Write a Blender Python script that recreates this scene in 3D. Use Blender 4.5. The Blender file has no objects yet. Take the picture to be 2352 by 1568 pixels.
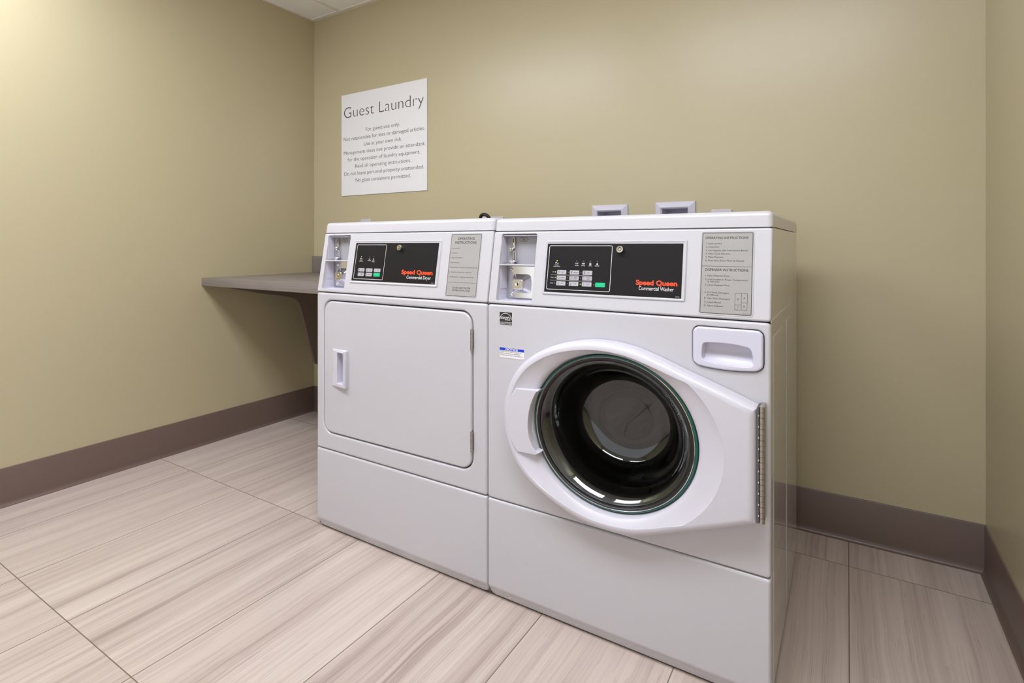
import bpy, bmesh, math, random
from mathutils import Vector, Matrix
from mathutils.geometry import tessellate_polygon
C = bpy.context.scene
COL = C.collection
PI = math.pi
random.seed(4)

# ------------------------------------------------------------------ camera, world, exposure
F_PX, YAW, PX, PY = 1258.83, .5637, 1150.0, 561.74
CAM = (.8108, -1.2159, .9383)
cd = bpy.data.cameras.new('camera')
cam = bpy.data.objects.new('camera', cd)
COL.objects.link(cam)
cam.location = CAM
cam.rotation_euler = (PI/2, 0, YAW)
cd.sensor_width = 36
cd.lens = F_PX*36/2352
cd.shift_x = (1176-PX)/2352
cd.shift_y = (PY-784)/2352
cd.clip_start = .05
C.camera = cam
wd = bpy.data.worlds.new('world')
C.world = wd
wd.use_nodes = True
wd.node_tree.nodes['Background'].inputs[0].default_value = (.94, .96, 1, 1)
wd.node_tree.nodes['Background'].inputs[1].default_value = 1.25
C.view_settings.view_transform = 'Standard'
C.view_settings.look = 'None'
C.view_settings.gamma = 1
C.view_settings.use_curve_mapping = False
C.view_settings.exposure = 0.0
LIGHT_STRENGTH = 15.5
LIGHT_COLOR = (.925, .965, 1.06)
LIGHTS = [(-1.09, -.86), (.46, -.86)]

# ------------------------------------------------------------------ measures (metres)
W = .683            # machine width
D = .675            # machine depth
XL, XR = -1.745, 1.1454
YB, YF = .8471, -3.0
ZC = 2.2069
ZB = .1385          # baseboard height
TX0, TY0, TA, TB = -1.4916, -.6388, .3295, .6589   # floor tile lattice

# ------------------------------------------------------------------ materials
def mat(name, color, rough=.5, metal=0, coat=0, spec=.5, emit=0, trans=0, ior=1.5, croug=.05):
    m = bpy.data.materials.new(name); m.use_nodes = True
    b = m.node_tree.nodes['Principled BSDF']
    b.inputs['Base Color'].default_value = (*color, 1)
    b.inputs['Roughness'].default_value = rough
    b.inputs['Metallic'].default_value = metal
    b.inputs['Coat Weight'].default_value = coat
    b.inputs['Coat Roughness'].default_value = croug
    b.inputs['Specular IOR Level'].default_value = spec
    b.inputs['IOR'].default_value = ior
    b.inputs['Transmission Weight'].default_value = trans
    if emit:
        b.inputs['Emission Color'].default_value = (*color, 1)
        b.inputs['Emission Strength'].default_value = emit
    return m

def nd(m, t, **kw):
    n = m.node_tree.nodes.new(t)
    for k, v in kw.items():
        setattr(n, k, v)
    return n

def lk(m, a, b):
    m.node_tree.links.new(a, b)

def mth(m, op, a, b=None, c=None):
    n = nd(m, 'ShaderNodeMath', operation=op)
    for i, x in enumerate((a, b, c)):
        if x is None: continue
        if isinstance(x, (int, float)): n.inputs[i].default_value = x
        else: lk(m, x, n.inputs[i])
    return n.outputs[0]

def add_bump(m, scale, strength, dist=.001, detail=3):
    b = m.node_tree.nodes['Principled BSDF']
    tc = nd(m, 'ShaderNodeTexCoord'); no = nd(m, 'ShaderNodeTexNoise')
    no.inputs['Scale'].default_value = scale; no.inputs['Detail'].default_value = detail
    lk(m, tc.outputs['Object'], no.inputs['Vector'])
    bp = nd(m, 'ShaderNodeBump'); bp.inputs['Strength'].default_value = strength
    bp.inputs['Distance'].default_value = dist
    lk(m, no.outputs['Fac'], bp.inputs['Height']); lk(m, bp.outputs['Normal'], b.inputs['Normal'])
    return no

def mix_noise(m, scale, c1, c2, lo=.4, hi=.6, stretch=(1, 1, 1), detail=4):
    b = m.node_tree.nodes['Principled BSDF']
    tc = nd(m, 'ShaderNodeTexCoord'); mp = nd(m, 'ShaderNodeMapping')
    mp.inputs['Scale'].default_value = stretch
    no = nd(m, 'ShaderNodeTexNoise'); no.inputs['Scale'].default_value = scale
    no.inputs['Detail'].default_value = detail
    cr = nd(m, 'ShaderNodeValToRGB')
    cr.color_ramp.elements[0].position = lo; cr.color_ramp.elements[0].color = (*c1, 1)
    cr.color_ramp.elements[1].position = hi; cr.color_ramp.elements[1].color = (*c2, 1)
    lk(m, tc.outputs['Object'], mp.inputs[0]); lk(m, mp.outputs[0], no.inputs['Vector'])
    lk(m, no.outputs['Fac'], cr.inputs[0]); lk(m, cr.outputs[0], b.inputs['Base Color'])

M = {}
M['wall'] = mat('green_wall_paint', (.492, .430, .275), rough=.33, spec=.6)
add_bump(M['wall'], 220, .12, .0006)
M['ceiling'] = mat('white_ceiling_board', (.93, .92, .90), rough=.9)
add_bump(M['ceiling'], 300, .3, .001)
M['grid'] = mat('ceiling_grid_white', (.80, .76, .70), rough=.45)
M['base'] = mat('brown_rubber', (.155, .105, .088), rough=.38, spec=.5)
add_bump(M['base'], 60, .05, .001)
M['enamel'] = mat('white_enamel', (.52, .51, .545), rough=.28, coat=.35, croug=.12)
add_bump(M['enamel'], 900, .03, .0003, 1)
M['plastic'] = mat('white_plastic', (.58, .565, .63), rough=.33)
M['lilac'] = mat('cool_white_plastic', (.60, .59, .70), rough=.4)
M['gap'] = mat('dark_gap', (.11, .10, .10), rough=.8)
M['black'] = mat('black_overlay', (.013, .011, .012), rough=.5, spec=.16)
add_bump(M['black'], 1500, .1, .0002, 1)
M['label'] = mat('silver_label', (.345, .335, .32), rough=.5, spec=.35)
M['plate'] = mat('grey_back_plate', (.33, .325, .35), rough=.45)
M['ink'] = mat('black_ink', (.018, .017, .018), rough=.5)
M['signink'] = mat('brown_black_ink', (.06, .045, .042), rough=.6)
M['white'] = mat('white_ink', (.78, .77, .78), rough=.5)
M['grey'] = mat('grey_key', (.44, .425, .46), rough=.5)
M['greyline'] = mat('grey_line', (.36, .33, .34), rough=.5)
M['red'] = mat('red_orange_ink', (.93, .07, .012), rough=.45)
M['green'] = mat('green_key', (.0, .48, .20), rough=.4)
M['mint'] = mat('light_green_ink', (.05, .75, .50), rough=.4)
M['ledon'] = mat('lit_green_lamp', (.30, .85, .03), rough=.3, emit=.8)
M['ledoff'] = mat('unlit_lamp', (.20, .18, .19), rough=.3)
M['blue'] = mat('blue_ink', (.0, .035, .50), rough=.4)
M['chrome'] = mat('chrome', (.80, .79, .78), rough=.10, metal=1)
M['brass'] = mat('nickel', (.62, .56, .45), rough=.22, metal=1)
M['steel'] = mat('hinge_steel', (.44, .415, .385), rough=.28, metal=1)
M['drum'] = mat('drum_steel', (.10, .095, .09), rough=.30, metal=1)
M['dark'] = mat('dark_interior', (.012, .011, .012), rough=.4)
M['rubber'] = mat('black_rubber', (.012, .011, .012), rough=.32)
M['lifter'] = mat('dark_lifter', (.035, .032, .032), rough=.25)
M['glass'] = mat('door_glass', (.42, .45, .44), rough=.0, trans=1, ior=1.62)
M['tealedge'] = mat('teal_glass_edge', (.004, .10, .075), rough=.15, coat=.5)
M['sign'] = mat('white_sign_board', (.80, .80, .82), rough=.5)
M['cord'] = mat('black_cord', (.02, .018, .016), rough=.4)
M['lens'] = mat('troffer_lens', LIGHT_COLOR, rough=.5, emit=LIGHT_STRENGTH)
M['fixture'] = mat('fixture_white', (.8, .8, .8), rough=.4)
M['foot'] = mat('foot_rubber', (.03, .03, .03), rough=.7)
M['counter'] = mat('grey_brown_laminate', (.20, .17, .155), rough=.34)
mix_noise(M['counter'], 1.0, (.185, .155, .145), (.245, .212, .197), .35, .65, (4, 14, 380), 5)
M['bracket'] = mat('bracket_laminate', (.17, .13, .105), rough=.5)
M['cabside'] = mat('glossy_side_enamel', (.50, .49, .51), rough=.22, coat=.7, croug=.03)

# floor tile material
def floor_mat():
    m = bpy.data.materials.new('striated_porcelain_tile'); m.use_nodes = True
    b = m.node_tree.nodes['Principled BSDF']
    tc = nd(m, 'ShaderNodeTexCoord'); sp = nd(m, 'ShaderNodeSeparateXYZ')
    lk(m, tc.outputs['Object'], sp.inputs[0])
    X, Y = sp.outputs[0], sp.outputs[1]
    u = mth(m, 'DIVIDE', mth(m, 'SUBTRACT', X, TX0), TA)
    v = mth(m, 'DIVIDE', mth(m, 'SUBTRACT', Y, TY0), TB)
    iu = mth(m, 'FLOOR', u); iv = mth(m, 'FLOOR', v)
    fu = mth(m, 'SUBTRACT', u, iu); fv = mth(m, 'SUBTRACT', v, iv)
    du = mth(m, 'MULTIPLY', mth(m, 'SUBTRACT', .5, mth(m, 'ABSOLUTE', mth(m, 'SUBTRACT', fu, .5))), TA)
    dv = mth(m, 'MULTIPLY', mth(m, 'SUBTRACT', .5, mth(m, 'ABSOLUTE', mth(m, 'SUBTRACT', fv, .5))), TB)
    dm = mth(m, 'MINIMUM', du, mth(m, 'MULTIPLY', dv, 1.0))
    gr = mth(m, 'LESS_THAN', dm, .00125)
    cell = nd(m, 'ShaderNodeCombineXYZ'); lk(m, iu, cell.inputs[0]); lk(m, iv, cell.inputs[1])
    wn = nd(m, 'ShaderNodeTexWhiteNoise', noise_dimensions='3D'); lk(m, cell.outputs[0], wn.inputs['Vector'])
    rs = nd(m, 'ShaderNodeSeparateColor'); lk(m, wn.outputs['Color'], rs.inputs[0])
    # wavy veins that run with the tile's length
    def coord(sx, sy, wav):
        cx = nd(m, 'ShaderNodeCombineXYZ')
        w0 = nd(m, 'ShaderNodeTexNoise'); w0.inputs['Scale'].default_value = 1.0; w0.inputs['Detail'].default_value = 3
        wc = nd(m, 'ShaderNodeCombineXYZ')
        lk(m, mth(m, 'ADD', mth(m, 'MULTIPLY', X, 5.0), mth(m, 'MULTIPLY', rs.outputs[2], 30.0)), wc.inputs[0])
        lk(m, mth(m, 'MULTIPLY', Y, 2.6), wc.inputs[1])
        lk(m, wc.outputs[0], w0.inputs['Vector'])
        xx = mth(m, 'ADD', X, mth(m, 'MULTIPLY', mth(m, 'SUBTRACT', w0.outputs['Fac'], .5), wav))
        xx = mth(m, 'ADD', mth(m, 'MULTIPLY', xx, sx), mth(m, 'MULTIPLY', rs.outputs[0], 57.0))
        yy = mth(m, 'ADD', mth(m, 'MULTIPLY', Y, sy), mth(m, 'MULTIPLY', rs.outputs[1], 31.0))
        lk(m, xx, cx.inputs[0]); lk(m, yy, cx.inputs[1])
        return cx.outputs[0]
    def noise(co, det, rough=.6):
        n = nd(m, 'ShaderNodeTexNoise'); n.inputs['Scale'].default_value = 1
        n.inputs['Detail'].default_value = det; n.inputs['Roughness'].default_value = rough
        lk(m, co, n.inputs['Vector']); return n.outputs['Fac']
    big = noise(coord(15, .35, .030), 4, .55)
    mid = noise(coord(75, .55, .030), 5, .6)
    fine = noise(coord(330, 1.4, .028), 4, .6)
    s = mth(m, 'ADD', mth(m, 'MULTIPLY', big, .45), mth(m, 'ADD', mth(m, 'MULTIPLY', mid, .35), mth(m, 'MULTIPLY', fine, .20)))
    s = mth(m, 'ADD', s, mth(m, 'MULTIPLY', mth(m, 'SUBTRACT', rs.outputs[0], .5), .05))
    cr = nd(m, 'ShaderNodeValToRGB'); e = cr.color_ramp.elements
    e[0].position = .36; e[0].color = (.31, .235, .205, 1)
    e[1].position = .62; e[1].color = (.61, .52, .455, 1)
    k = e.new(.45); k.color = (.47, .385, .34, 1)
    k = e.new(.53); k.color = (.55, .46, .41, 1)
    lk(m, s, cr.inputs[0])
    # thin dark vein lines
    line = noise(coord(110, .8, .034), 3, .5)
    ln = mth(m, 'LESS_THAN', mth(m, 'ABSOLUTE', mth(m, 'SUBTRACT', line, .5)), .012)
    br = noise(coord(26, 5, .02), 2, .5)
    ln = mth(m, 'MULTIPLY', mth(m, 'MULTIPLY', ln, mth(m, 'GREATER_THAN', br, .52)), .30)
    mx0 = nd(m, 'ShaderNodeMix', data_type='RGBA'); lk(m, ln, mx0.inputs[0])
    lk(m, cr.outputs[0], mx0.inputs[6]); mx0.inputs[7].default_value = (.22, .17, .145, 1)
    mx = nd(m, 'ShaderNodeMix', data_type='RGBA'); lk(m, gr, mx.inputs[0])
    lk(m, mx0.outputs[2], mx.inputs[6]); mx.inputs[7].default_value = (.17, .125, .09, 1)
    lk(m, mx.outputs[2], b.inputs['Base Color'])
    lk(m, mth(m, 'ADD', .36, mth(m, 'MULTIPLY', gr, .4)), b.inputs['Roughness'])
    bp = nd(m, 'ShaderNodeBump'); bp.inputs['Strength'].default_value = .35; bp.inputs['Distance'].default_value = .002
    lk(m, mth(m, 'SUBTRACT', mth(m, 'MULTIPLY', s, .25), gr), bp.inputs['Height']); lk(m, bp.outputs['Normal'], b.inputs['Normal'])
    return m
M['floor'] = floor_mat()

# ------------------------------------------------------------------ mesh helpers
ID = lambda u, v, n: (u, v, n)
FRONT = lambda u, v, n: (u, -n, v)                      # upright plane y = 0, n towards the viewer
def FR(y0): return lambda u, v, n: (u, y0-n, v)
CA, SA = .98468, .17437
CONS = lambda u, v, n: (u, v*SA - n*CA, .783 + v*CA + n*SA)   # leaning fascia plane
UP = lambda u, v, n: (u, v, n)

class MB:
    def __init__(s): s.v, s.f, s.m, s.mats = [], [], [], []
    def slot(s, k):
        if k not in s.mats: s.mats.append(k)
        return s.mats.index(k)
    def add(s, verts, faces, k):
        o = len(s.v); i = s.slot(k)
        s.v += [tuple(p) for p in verts]
        s.f += [tuple(o+a for a in f) for f in faces]
        s.m += [i]*len(faces)
        return s
    def build(s, name, parent=None, angle=35, **props):
        me = bpy.data.meshes.new(name)
        me.from_pydata(s.v, [], s.f)
        for k in s.mats: me.materials.append(M[k])
        me.polygons.foreach_set('material_index', s.m)
        me.polygons.foreach_set('use_smooth', [True]*len(s.f))
        me.update()
        bm = bmesh.new(); bm.from_mesh(me)
        bmesh.ops.remove_doubles(bm, verts=bm.verts, dist=2e-6)
        bm.to_mesh(me); bm.free()
        me.set_sharp_from_angle(angle=math.radians(angle))
        o = bpy.data.objects.new(name, me); COL.objects.link(o)
        if parent: o.parent = parent
        for k, v in props.items(): o[k] = v
        return o

def empty(name, loc, label, cat, group=None):
    o = bpy.data.objects.new(name, None); COL.objects.link(o)
    o.location = loc; o.empty_display_size = .1
    o['label'] = label; o['category'] = cat
    if group: o['group'] = group
    return o

def rrect(u0, u1, v0, v1, r, seg=5):
    pts = []
    for cx, cy, a0 in ((u1-r, v0+r, -PI/2), (u1-r, v1-r, 0), (u0+r, v1-r, PI/2), (u0+r, v0+r, PI)):
        for i in range(seg+1):
            a = a0 + PI/2*i/seg
            pts.append((cx+r*math.cos(a), cy+r*math.sin(a)))
    return pts

def circle(cx, cy, r, n=24, ry=None):
    ry = ry or r
    return [(cx+r*math.cos(2*PI*i/n), cy+ry*math.sin(2*PI*i/n)) for i in range(n)]

def inset(loop, d):
    if abs(d) < 1e-9: return list(loop)
    n = len(loop); out = []
    for i in range(n):
        p, q, r = loop[i-1], loop[i], loop[(i+1) % n]
        e1 = Vector((q[0]-p[0], q[1]-p[1])); e2 = Vector((r[0]-q[0], r[1]-q[1]))
        if e1.length < 1e-9: e1 = e2
        if e2.length < 1e-9: e2 = e1
        e1.normalize(); e2.normalize()
        n1 = Vector((-e1.y, e1.x)); n2 = Vector((-e2.y, e2.x))
        b = n1+n2
        if b.length < 1e-6: b = n1
        b.normalize()
        k = d/max(.35, b.dot(n1))
        out.append((q[0]+b.x*k, q[1]+b.y*k))
    return out

def bridge(mb, T, ra, na, rb, nb, k):
    """ quads between loop ra (height na) and rb (height nb); na/nb number or list """
    n = len(ra)
    A = [T(p[0], p[1], na if not isinstance(na, list) else na[i]) for i, p in enumerate(ra)]
    B = [T(p[0], p[1], nb if not isinstance(nb, list) else nb[i]) for i, p in enumerate(rb)]
    mb.add(A+B, [(i, (i+1) % n, n+(i+1) % n, n+i) for i in range(n)], k)

def cap(mb, T, loops, n, k, flip=False):
    polys = [[Vector((p[0], p[1], 0)) for p in l] for l in loops]
    tris = tessellate_polygon(polys)
    pts = [p for l in loops for p in l]
    vs = [T(p[0], p[1], n) for p in pts]
    fs = []
    for t in tris:
        a, b, c = (pts[i] for i in t)
        ar = (b[0]-a[0])*(c[1]-a[1])-(b[1]-a[1])*(c[0]-a[0])
        if abs(ar) < 1e-14: continue
        t = tuple(t) if ar > 0 else tuple(reversed(t))
        fs.append(tuple(reversed(t)) if flip else t)
    mb.add(vs, fs, k)

def rings(loop, n1, bev, seg, outward=1):
    """ rounded edge: list of (loop, height), last ones lie flat """
    out = []
    for i in range(seg+1):
        a = PI/2*i/seg
        out.append((inset(loop, outward*bev*(1-math.cos(a))), n1-bev*(1-math.sin(a))))
    out.append((inset(loop, outward*(bev+.0006)), n1))
    return out

def panel(mb, T, outer, n0, n1, k, holes=(), bev=0, hbev=0, seg=4, back=False, hk=None):
    if bev:
        rs = rings(outer, n1, bev, seg)
        bridge(mb, T, outer, n0, rs[0][0], rs[0][1], k)
        for a, b in zip(rs, rs[1:]): bridge(mb, T, a[0], a[1], b[0], b[1], k)
        top = rs[-1][0]
    else:
        bridge(mb, T, outer, n0, outer, n1, k); top = outer
    hl = []
    for h in holes:
        hr = list(reversed(h))
        if hbev:
            rs = rings(hr, n1, hbev, seg)
            bridge(mb, T, hr, n0, rs[0][0], rs[0][1], hk or k)
            for a, b in zip(rs, rs[1:]): bridge(mb, T, a[0], a[1], b[0], b[1], k)
            hl.append(rs[-1][0])
        else:
            bridge(mb, T, hr, n0, hr, n1, hk or k); hl.append(hr)
    cap(mb, T, [top]+hl, n1, k)
    if back: cap(mb, T, [outer]+[list(reversed(h)) for h in holes], n0, k, True)

def pocket(mb, T, loop, n1, n0, k, shrink=0, r=.004, seg=3, fk=None):
    """ a recess: walls go down from n1 to n0, floor filled """
    hr = loop
    lo = inset(hr, shrink)
    n = len(hr)
    A = [T(p[0], p[1], n1) for p in hr]; B = [T(p[0], p[1], n0+r) for p in lo]
    mb.add(A+B, [(i, n+i, n+(i+1) % n, (i+1) % n) for i in range(n)], k)
    prev, ph = lo, n0+r
    for s in range(1, seg+1):
        a = PI/2*s/seg
        cur = inset(lo, r*(1-math.cos(a))); h = n0+r*(1-math.sin(a))
        A = [T(p[0], p[1], ph) for p in prev]; B = [T(p[0], p[1], h) for p in cur]
        mb.add(A+B, [(i, n+i, n+(i+1) % n, (i+1) % n) for i in range(n)], k)
        prev, ph = cur, h
    cap(mb, T, [prev], n0, fk or k)

def lathe(mb, T, prof, cx, cy, k, n=48, sy=1.0, capend=False):
    """ prof: list of (radius, height) """
    rs = [[(cx+r*math.cos(2*PI*i/n), cy+r*sy*math.sin(2*PI*i/n)) for i in range(n)] for r, h in prof]
    for (a, b), (p, q) in zip(zip(rs, rs[1:]), zip(prof, prof[1:])):
        bridge(mb, T, a, p[1], b, q[1], k)
    if capend: cap(mb, T, [rs[-1]], prof[-1][1], k)

def tube(mb, pts, r, k, n=10, caps=True):
    pts = [Vector(p) for p in pts]; up = Vector((.13, .21, .97)); rr = []
    for i, p in enumerate(pts):
        t = (pts[min(i+1, len(pts)-1)]-pts[max(i-1, 0)]).normalized()
        a = t.cross(up)
        if a.length < .05: a = t.cross(Vector((1, 0, 0)))
        a.normalize(); b = t.cross(a)
        rad = r[i] if isinstance(r, list) else r
        rr.append([p+a*rad*math.cos(2*PI*j/n)+b*rad*math.sin(2*PI*j/n) for j in range(n)])
    vs = [q for ring in rr for q in ring]
    fs = [(i*n+j, i*n+(j+1) % n, (i+1)*n+(j+1) % n, (i+1)*n+j) for i in range(len(rr)-1) for j in range(n)]
    if caps: fs += [tuple(range(n))[::-1], tuple((len(rr)-1)*n+j for j in range(n))]
    mb.add(vs, fs, k)

def rbox(mb, x0, x1, y0, y1, z0, z1, k, r=.003, seg=3):
    bm = bmesh.new()
    bmesh.ops.create_cube(bm, size=1)
    for v in bm.verts:
        v.co = Vector(((x0+x1)/2+v.co.x*(x1-x0), (y0+y1)/2+v.co.y*(y1-y0), (z0+z1)/2+v.co.z*(z1-z0)))
    if r: bmesh.ops.bevel(bm, geom=bm.edges[:], offset=r, segments=seg, profile=.5, affect='EDGES')
    bm.verts.index_update()
    mb.add([v.co[:] for v in bm.verts], [tuple(v.index for v in f.verts) for f in bm.faces], k)
    bm.free()

def prism(mb, T, loop, n0, n1, k, bev=0):
    panel(mb, T, loop, n0, n1, k, bev=bev, back=True)

def frame_line(mb, T, loop, w, n, k):
    """ flat printed outline of width w """
    bridge(mb, T, loop, n, inset(loop, w), n, k)

# ---- lettering
_tc = {}
def glyphs(s, bold=0.0, space=1.0):
    key = (s, bold, space)
    if key in _tc: return _tc[key]
    cu = bpy.data.curves.new('lettering', 'FONT')
    cu.body = s; cu.size = 1; cu.resolution_u = 8 if len(s) == 13 else 4; cu.offset = bold; cu.space_character = space
    o = bpy.data.objects.new('lettering', cu); COL.objects.link(o)
    bpy.context.view_layer.update()
    me = bpy.data.meshes.new_from_object(o.evaluated_get(bpy.context.evaluated_depsgraph_get()))
    vs = [(v.co.x, v.co.y) for v in me.vertices]; fs = [tuple(p.vertices) for p in me.polygons]
    bpy.data.objects.remove(o); bpy.data.curves.remove(cu); bpy.data.meshes.remove(me)
    _tc[key] = (vs, fs)
    return vs, fs
_cv, _ = glyphs('H')
CAPH = max(p[1] for p in _cv)

def text(mb, T, s, u, v, h, k, n=.0004, width=None, align='C', bold=0.0, asp=1.0, shear=0):
    """ baseline at v, cap height h; width fits the line to a measured width """
    vs, fs = glyphs(s, bold)
    if not vs: return
    x0 = min(p[0] for p in vs); x1 = max(p[0] for p in vs)
    sy = h/CAPH; sx = (width/(x1-x0)) if width else sy*asp
    off = {'C': -(x0+x1)/2, 'L': -x0, 'R': -x1}[align]
    mb.add([T(u+(p[0]+off)*sx+shear*p[1]*sy, v+p[1]*sy, n) for p in vs], fs, k)

def flat(mb, T, loop, n, k):
    cap(mb, T, [loop], n, k)

# ------------------------------------------------------------------ room shell
def struct(o): o['kind'] = 'structure'; return o

mb = MB(); mb.add([(XL-.1, YF-.1, 0), (XR+.1, YF-.1, 0), (XR+.1, YB+.1, 0), (XL-.1, YB+.1, 0), (XL-.1, YF-.1, -.05), (XR+.1, YF-.1, -.05), (XR+.1, YB+.1, -.05), (XL-.1, YB+.1, -.05)],
    [(0, 1, 2, 3), (7, 6, 5, 4), (0, 4, 5, 1), (1, 5, 6, 2), (2, 6, 7, 3), (3, 7, 4, 0)], 'floor')
struct(mb.build('floor'))

BOX = [(-.0563, .0930, .895, 1.0955), (.1995, .3460, .895, 1.0975)]   # recessed boxes in the far wall
mb = MB()
HO = [rrect(a+.012, b-.012, c+.012, d-.012, .002, 1) for a, b, c, d in BOX]
WB = lambda u, v, n: (u, YB-n, v)
panel(mb, WB, [(XL-.1, 0), (XR+.1, 0), (XR+.1, ZC+.1), (XL-.1, ZC+.1)], -.1, 0, 'wall', holes=HO)
struct(mb.build('wall_back'))
mb = MB(); rbox(mb, XL-.1, XL, YF-.1, YB, 0, ZC+.1, 'wall', 0); struct(mb.build('wall_left'))
mb = MB(); rbox(mb, XR, XR+.1, YF-.1, YB, 0, ZC+.1, 'wall', 0); struct(mb.build('wall_right'))

# ceiling: lay-in boards in a T-bar grid
mb = MB()
GX = [-1.519+.6*i for i in range(-1, 6)]; GY = [YB-.16-.6*j for j in range(0, 7)]
LH = []
for lx, ly in LIGHTS:
    LH.append([(lx-.6, ly-.3), (lx+.6, ly-.3), (lx+.6, ly+.3), (lx-.6, ly+.3)])
DOWN = lambda u, v, n: (u, v, ZC-n)
rbox(mb, XL-.1, XR+.1, YF-.1, YB+.1, ZC+.03, ZC+.08, 'ceiling', 0)
polyholes = LH
outer = [(XL, YF), (XR, YF), (XR, YB), (XL, YB)]
tmp = MB(); cap(tmp, lambda u, v, n: (u, v, ZC), [outer]+[list(reversed(h)) for h in polyholes], 0, 'ceiling', True)
mb.add(tmp.v, tmp.f, 'ceiling')
def clear(x0, x1, y0, y1):
    return not any(x1 > lx-.59 and x0 < lx+.59 and y1 > ly-.29 and y0 < ly+.29 for lx, ly in LIGHTS)
for gx in GX:
    if XL+.03 < gx < XR-.03:
        a = YF
        while a < YB-.03:
            b = min(a+.1, YB-.022)
            if clear(gx-.008, gx+.008, a, b): rbox(mb, gx-.008, gx+.008, a, b, ZC-.0035, ZC, 'grid', 0)
            a += .1
for gy in []:
    pass
# wall angle trim
rbox(mb, XL, XR, YB-.024, YB, ZC-.005, ZC, 'grid', 0)
rbox(mb, XL, XL+.012, YF, YB-.024, ZC-.005, ZC, 'grid', 0)
rbox(mb, XR-.022, XR, YF, YB-.024, ZC-.005, ZC, 'grid', 0)
struct(mb.build('ceiling'))

# ceiling light fixtures
for lx, ly in LIGHTS:
    t = empty('ceiling_light', (lx, ly, ZC), 'white recessed ceiling light with two lenses, ' + ('nearer the left wall' if lx < 0 else 'nearer the right wall'), 'ceiling light', 'recessed ceiling lights')
    T0 = lambda u, v, n: (u, v, -n)
    mb = MB()
    fr = [(-.595, -.295), (.595, -.295), (.595, .295), (-.595, .295)]
    for (a, b, c, d) in ((-.598, .598, -.298, -.278), (-.598, .598, .278, .298), (-.598, -.578, -.278, .278), (.578, .598, -.278, .278), (-.578, .578, -.012, .012)):
        rbox(mb, a, b, c, d, -.006, .02, 'fixture', 0)
    mb.build('frame', t)
    for s in (-1, 1):
        mb = MB(); rbox(mb, -.577, .577, min(s*.013, s*.277), max(s*.013, s*.277), .0, .012, 'lens', 0)
        mb.build('lens', t)

# cove baseboards
def base_profile(toe=.012):
    p = [(0, 0), (toe, 0), (toe, .0018)]
    for i in range(1, 7):
        a = PI/2*i/6
        p.append((toe-(toe-.0035)*math.sin(a), .0018+.016*(1-math.cos(a))))
    p += [(.0035, ZB-.003), (.0025, ZB-.0005), (.001, ZB), (0, ZB)]
    return p
def baseboard(name, pts, inward):
    """ pts: wall line; inward: unit normals at each end for the mitred offset """
    pr = base_profile(.014)
    mb = MB(); n = len(pr); vs = []
    for p, nn in zip(pts, inward):
        for a, z in pr: vs.append((p[0]+nn[0]*a, p[1]+nn[1]*a, z))
    fs = [(j*n+i, j*n+(i+1) % n, (j+1)*n+(i+1) % n, (j+1)*n+i) for j in range(len(pts)-1) for i in range(n)]
    mb.add(vs, fs, 'base'); struct(mb.build(name, angle=50))
baseboard('baseboard_back', [(XL, YB), (XR, YB)], [(1, -1), (-1, -1)])
baseboard('baseboard_left', [(XL, YF), (XL, YB)], [(1, 1), (1, -1)])
baseboard('baseboard_right', [(XR, YB), (XR, YF)], [(-1, -1), (-1, 1)])

# ------------------------------------------------------------------ folding counter on the left
t = empty('folding_counter', (-1.22, YB, .7465), 'grey-brown laminate wall counter in the corner behind the dryer', 'counter')
def rel(o, parent):      # keep world coordinates for a part built in world space
    for v in o.data.vertices: v.co -= parent.location
    o.parent = parent; return o
mb = MB(); rbox(mb, XL+.001, -.70, .205, YB-.016, .7465, .783, 'counter', .0012, 2); rel(mb.build('countertop'), t)
mb = MB(); rbox(mb, XL+.001, -.70, YB-.0155, YB-.0005, .7465, .8735, 'counter', .001, 2); rel(mb.build('backsplash'), t)
for gx in (-1.6, -.78):
    mb = MB()
    TB_ = lambda u, v, n: (gx+n, u, v)
    arc = [(.225, .7460), (.235, .7420), (.30, .7265), (.42, .700), (.53, .680), (.585, .667), (.61, .655), (.626, .638), (.636, .618), (.648, .580), (.69, .435), (.728, .312), (.735, .300), (.75, .295), (YB-.001, .295), (YB-.001, .7455)]
    panel(mb, TB_, arc, -.009, .009, 'bracket', bev=.0015, back=True, seg=2)
    rel(mb.build('bracket'), t)

# ------------------------------------------------------------------ wall sign
t = empty('laundry_sign', (-1.214, YB-.0005, 1.475), 'white square rules sign reading Guest Laundry on the back wall', 'sign')
mb = MB()
TS = lambda u, v, n: (u, -n, v)
panel(mb, TS, [(-.3005, -.2725), (.3005, -.2725), (.3005, .2725), (-.3005, .2725)], 0, .0045, 'sign', back=True)
text(mb, TS, 'Guest Laundry', 0.000, .1460, .0575, 'signink', .00468, width=.561, bold=-.016)
rows = [('For guest use only.', .240), ('Not responsible for lost or damaged articles.', .570), ('Use at your own risk.', .268),
        ('Management does not provide an attendant', .567), ('for the operation of laundry equipment.', .509), ('Read all operating instructions.', .393),
        ('Do not leave personal property unattended.', .560), ('No glass containers permitted.', .387)]
for i, (s, w) in enumerate(rows):
    text(mb, TS, s, .002 if w > .3 else .004, .0605-i*.0375, .0188, 'signink', .00468, width=w, bold=-.006)
mb.build('board', t)

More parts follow.
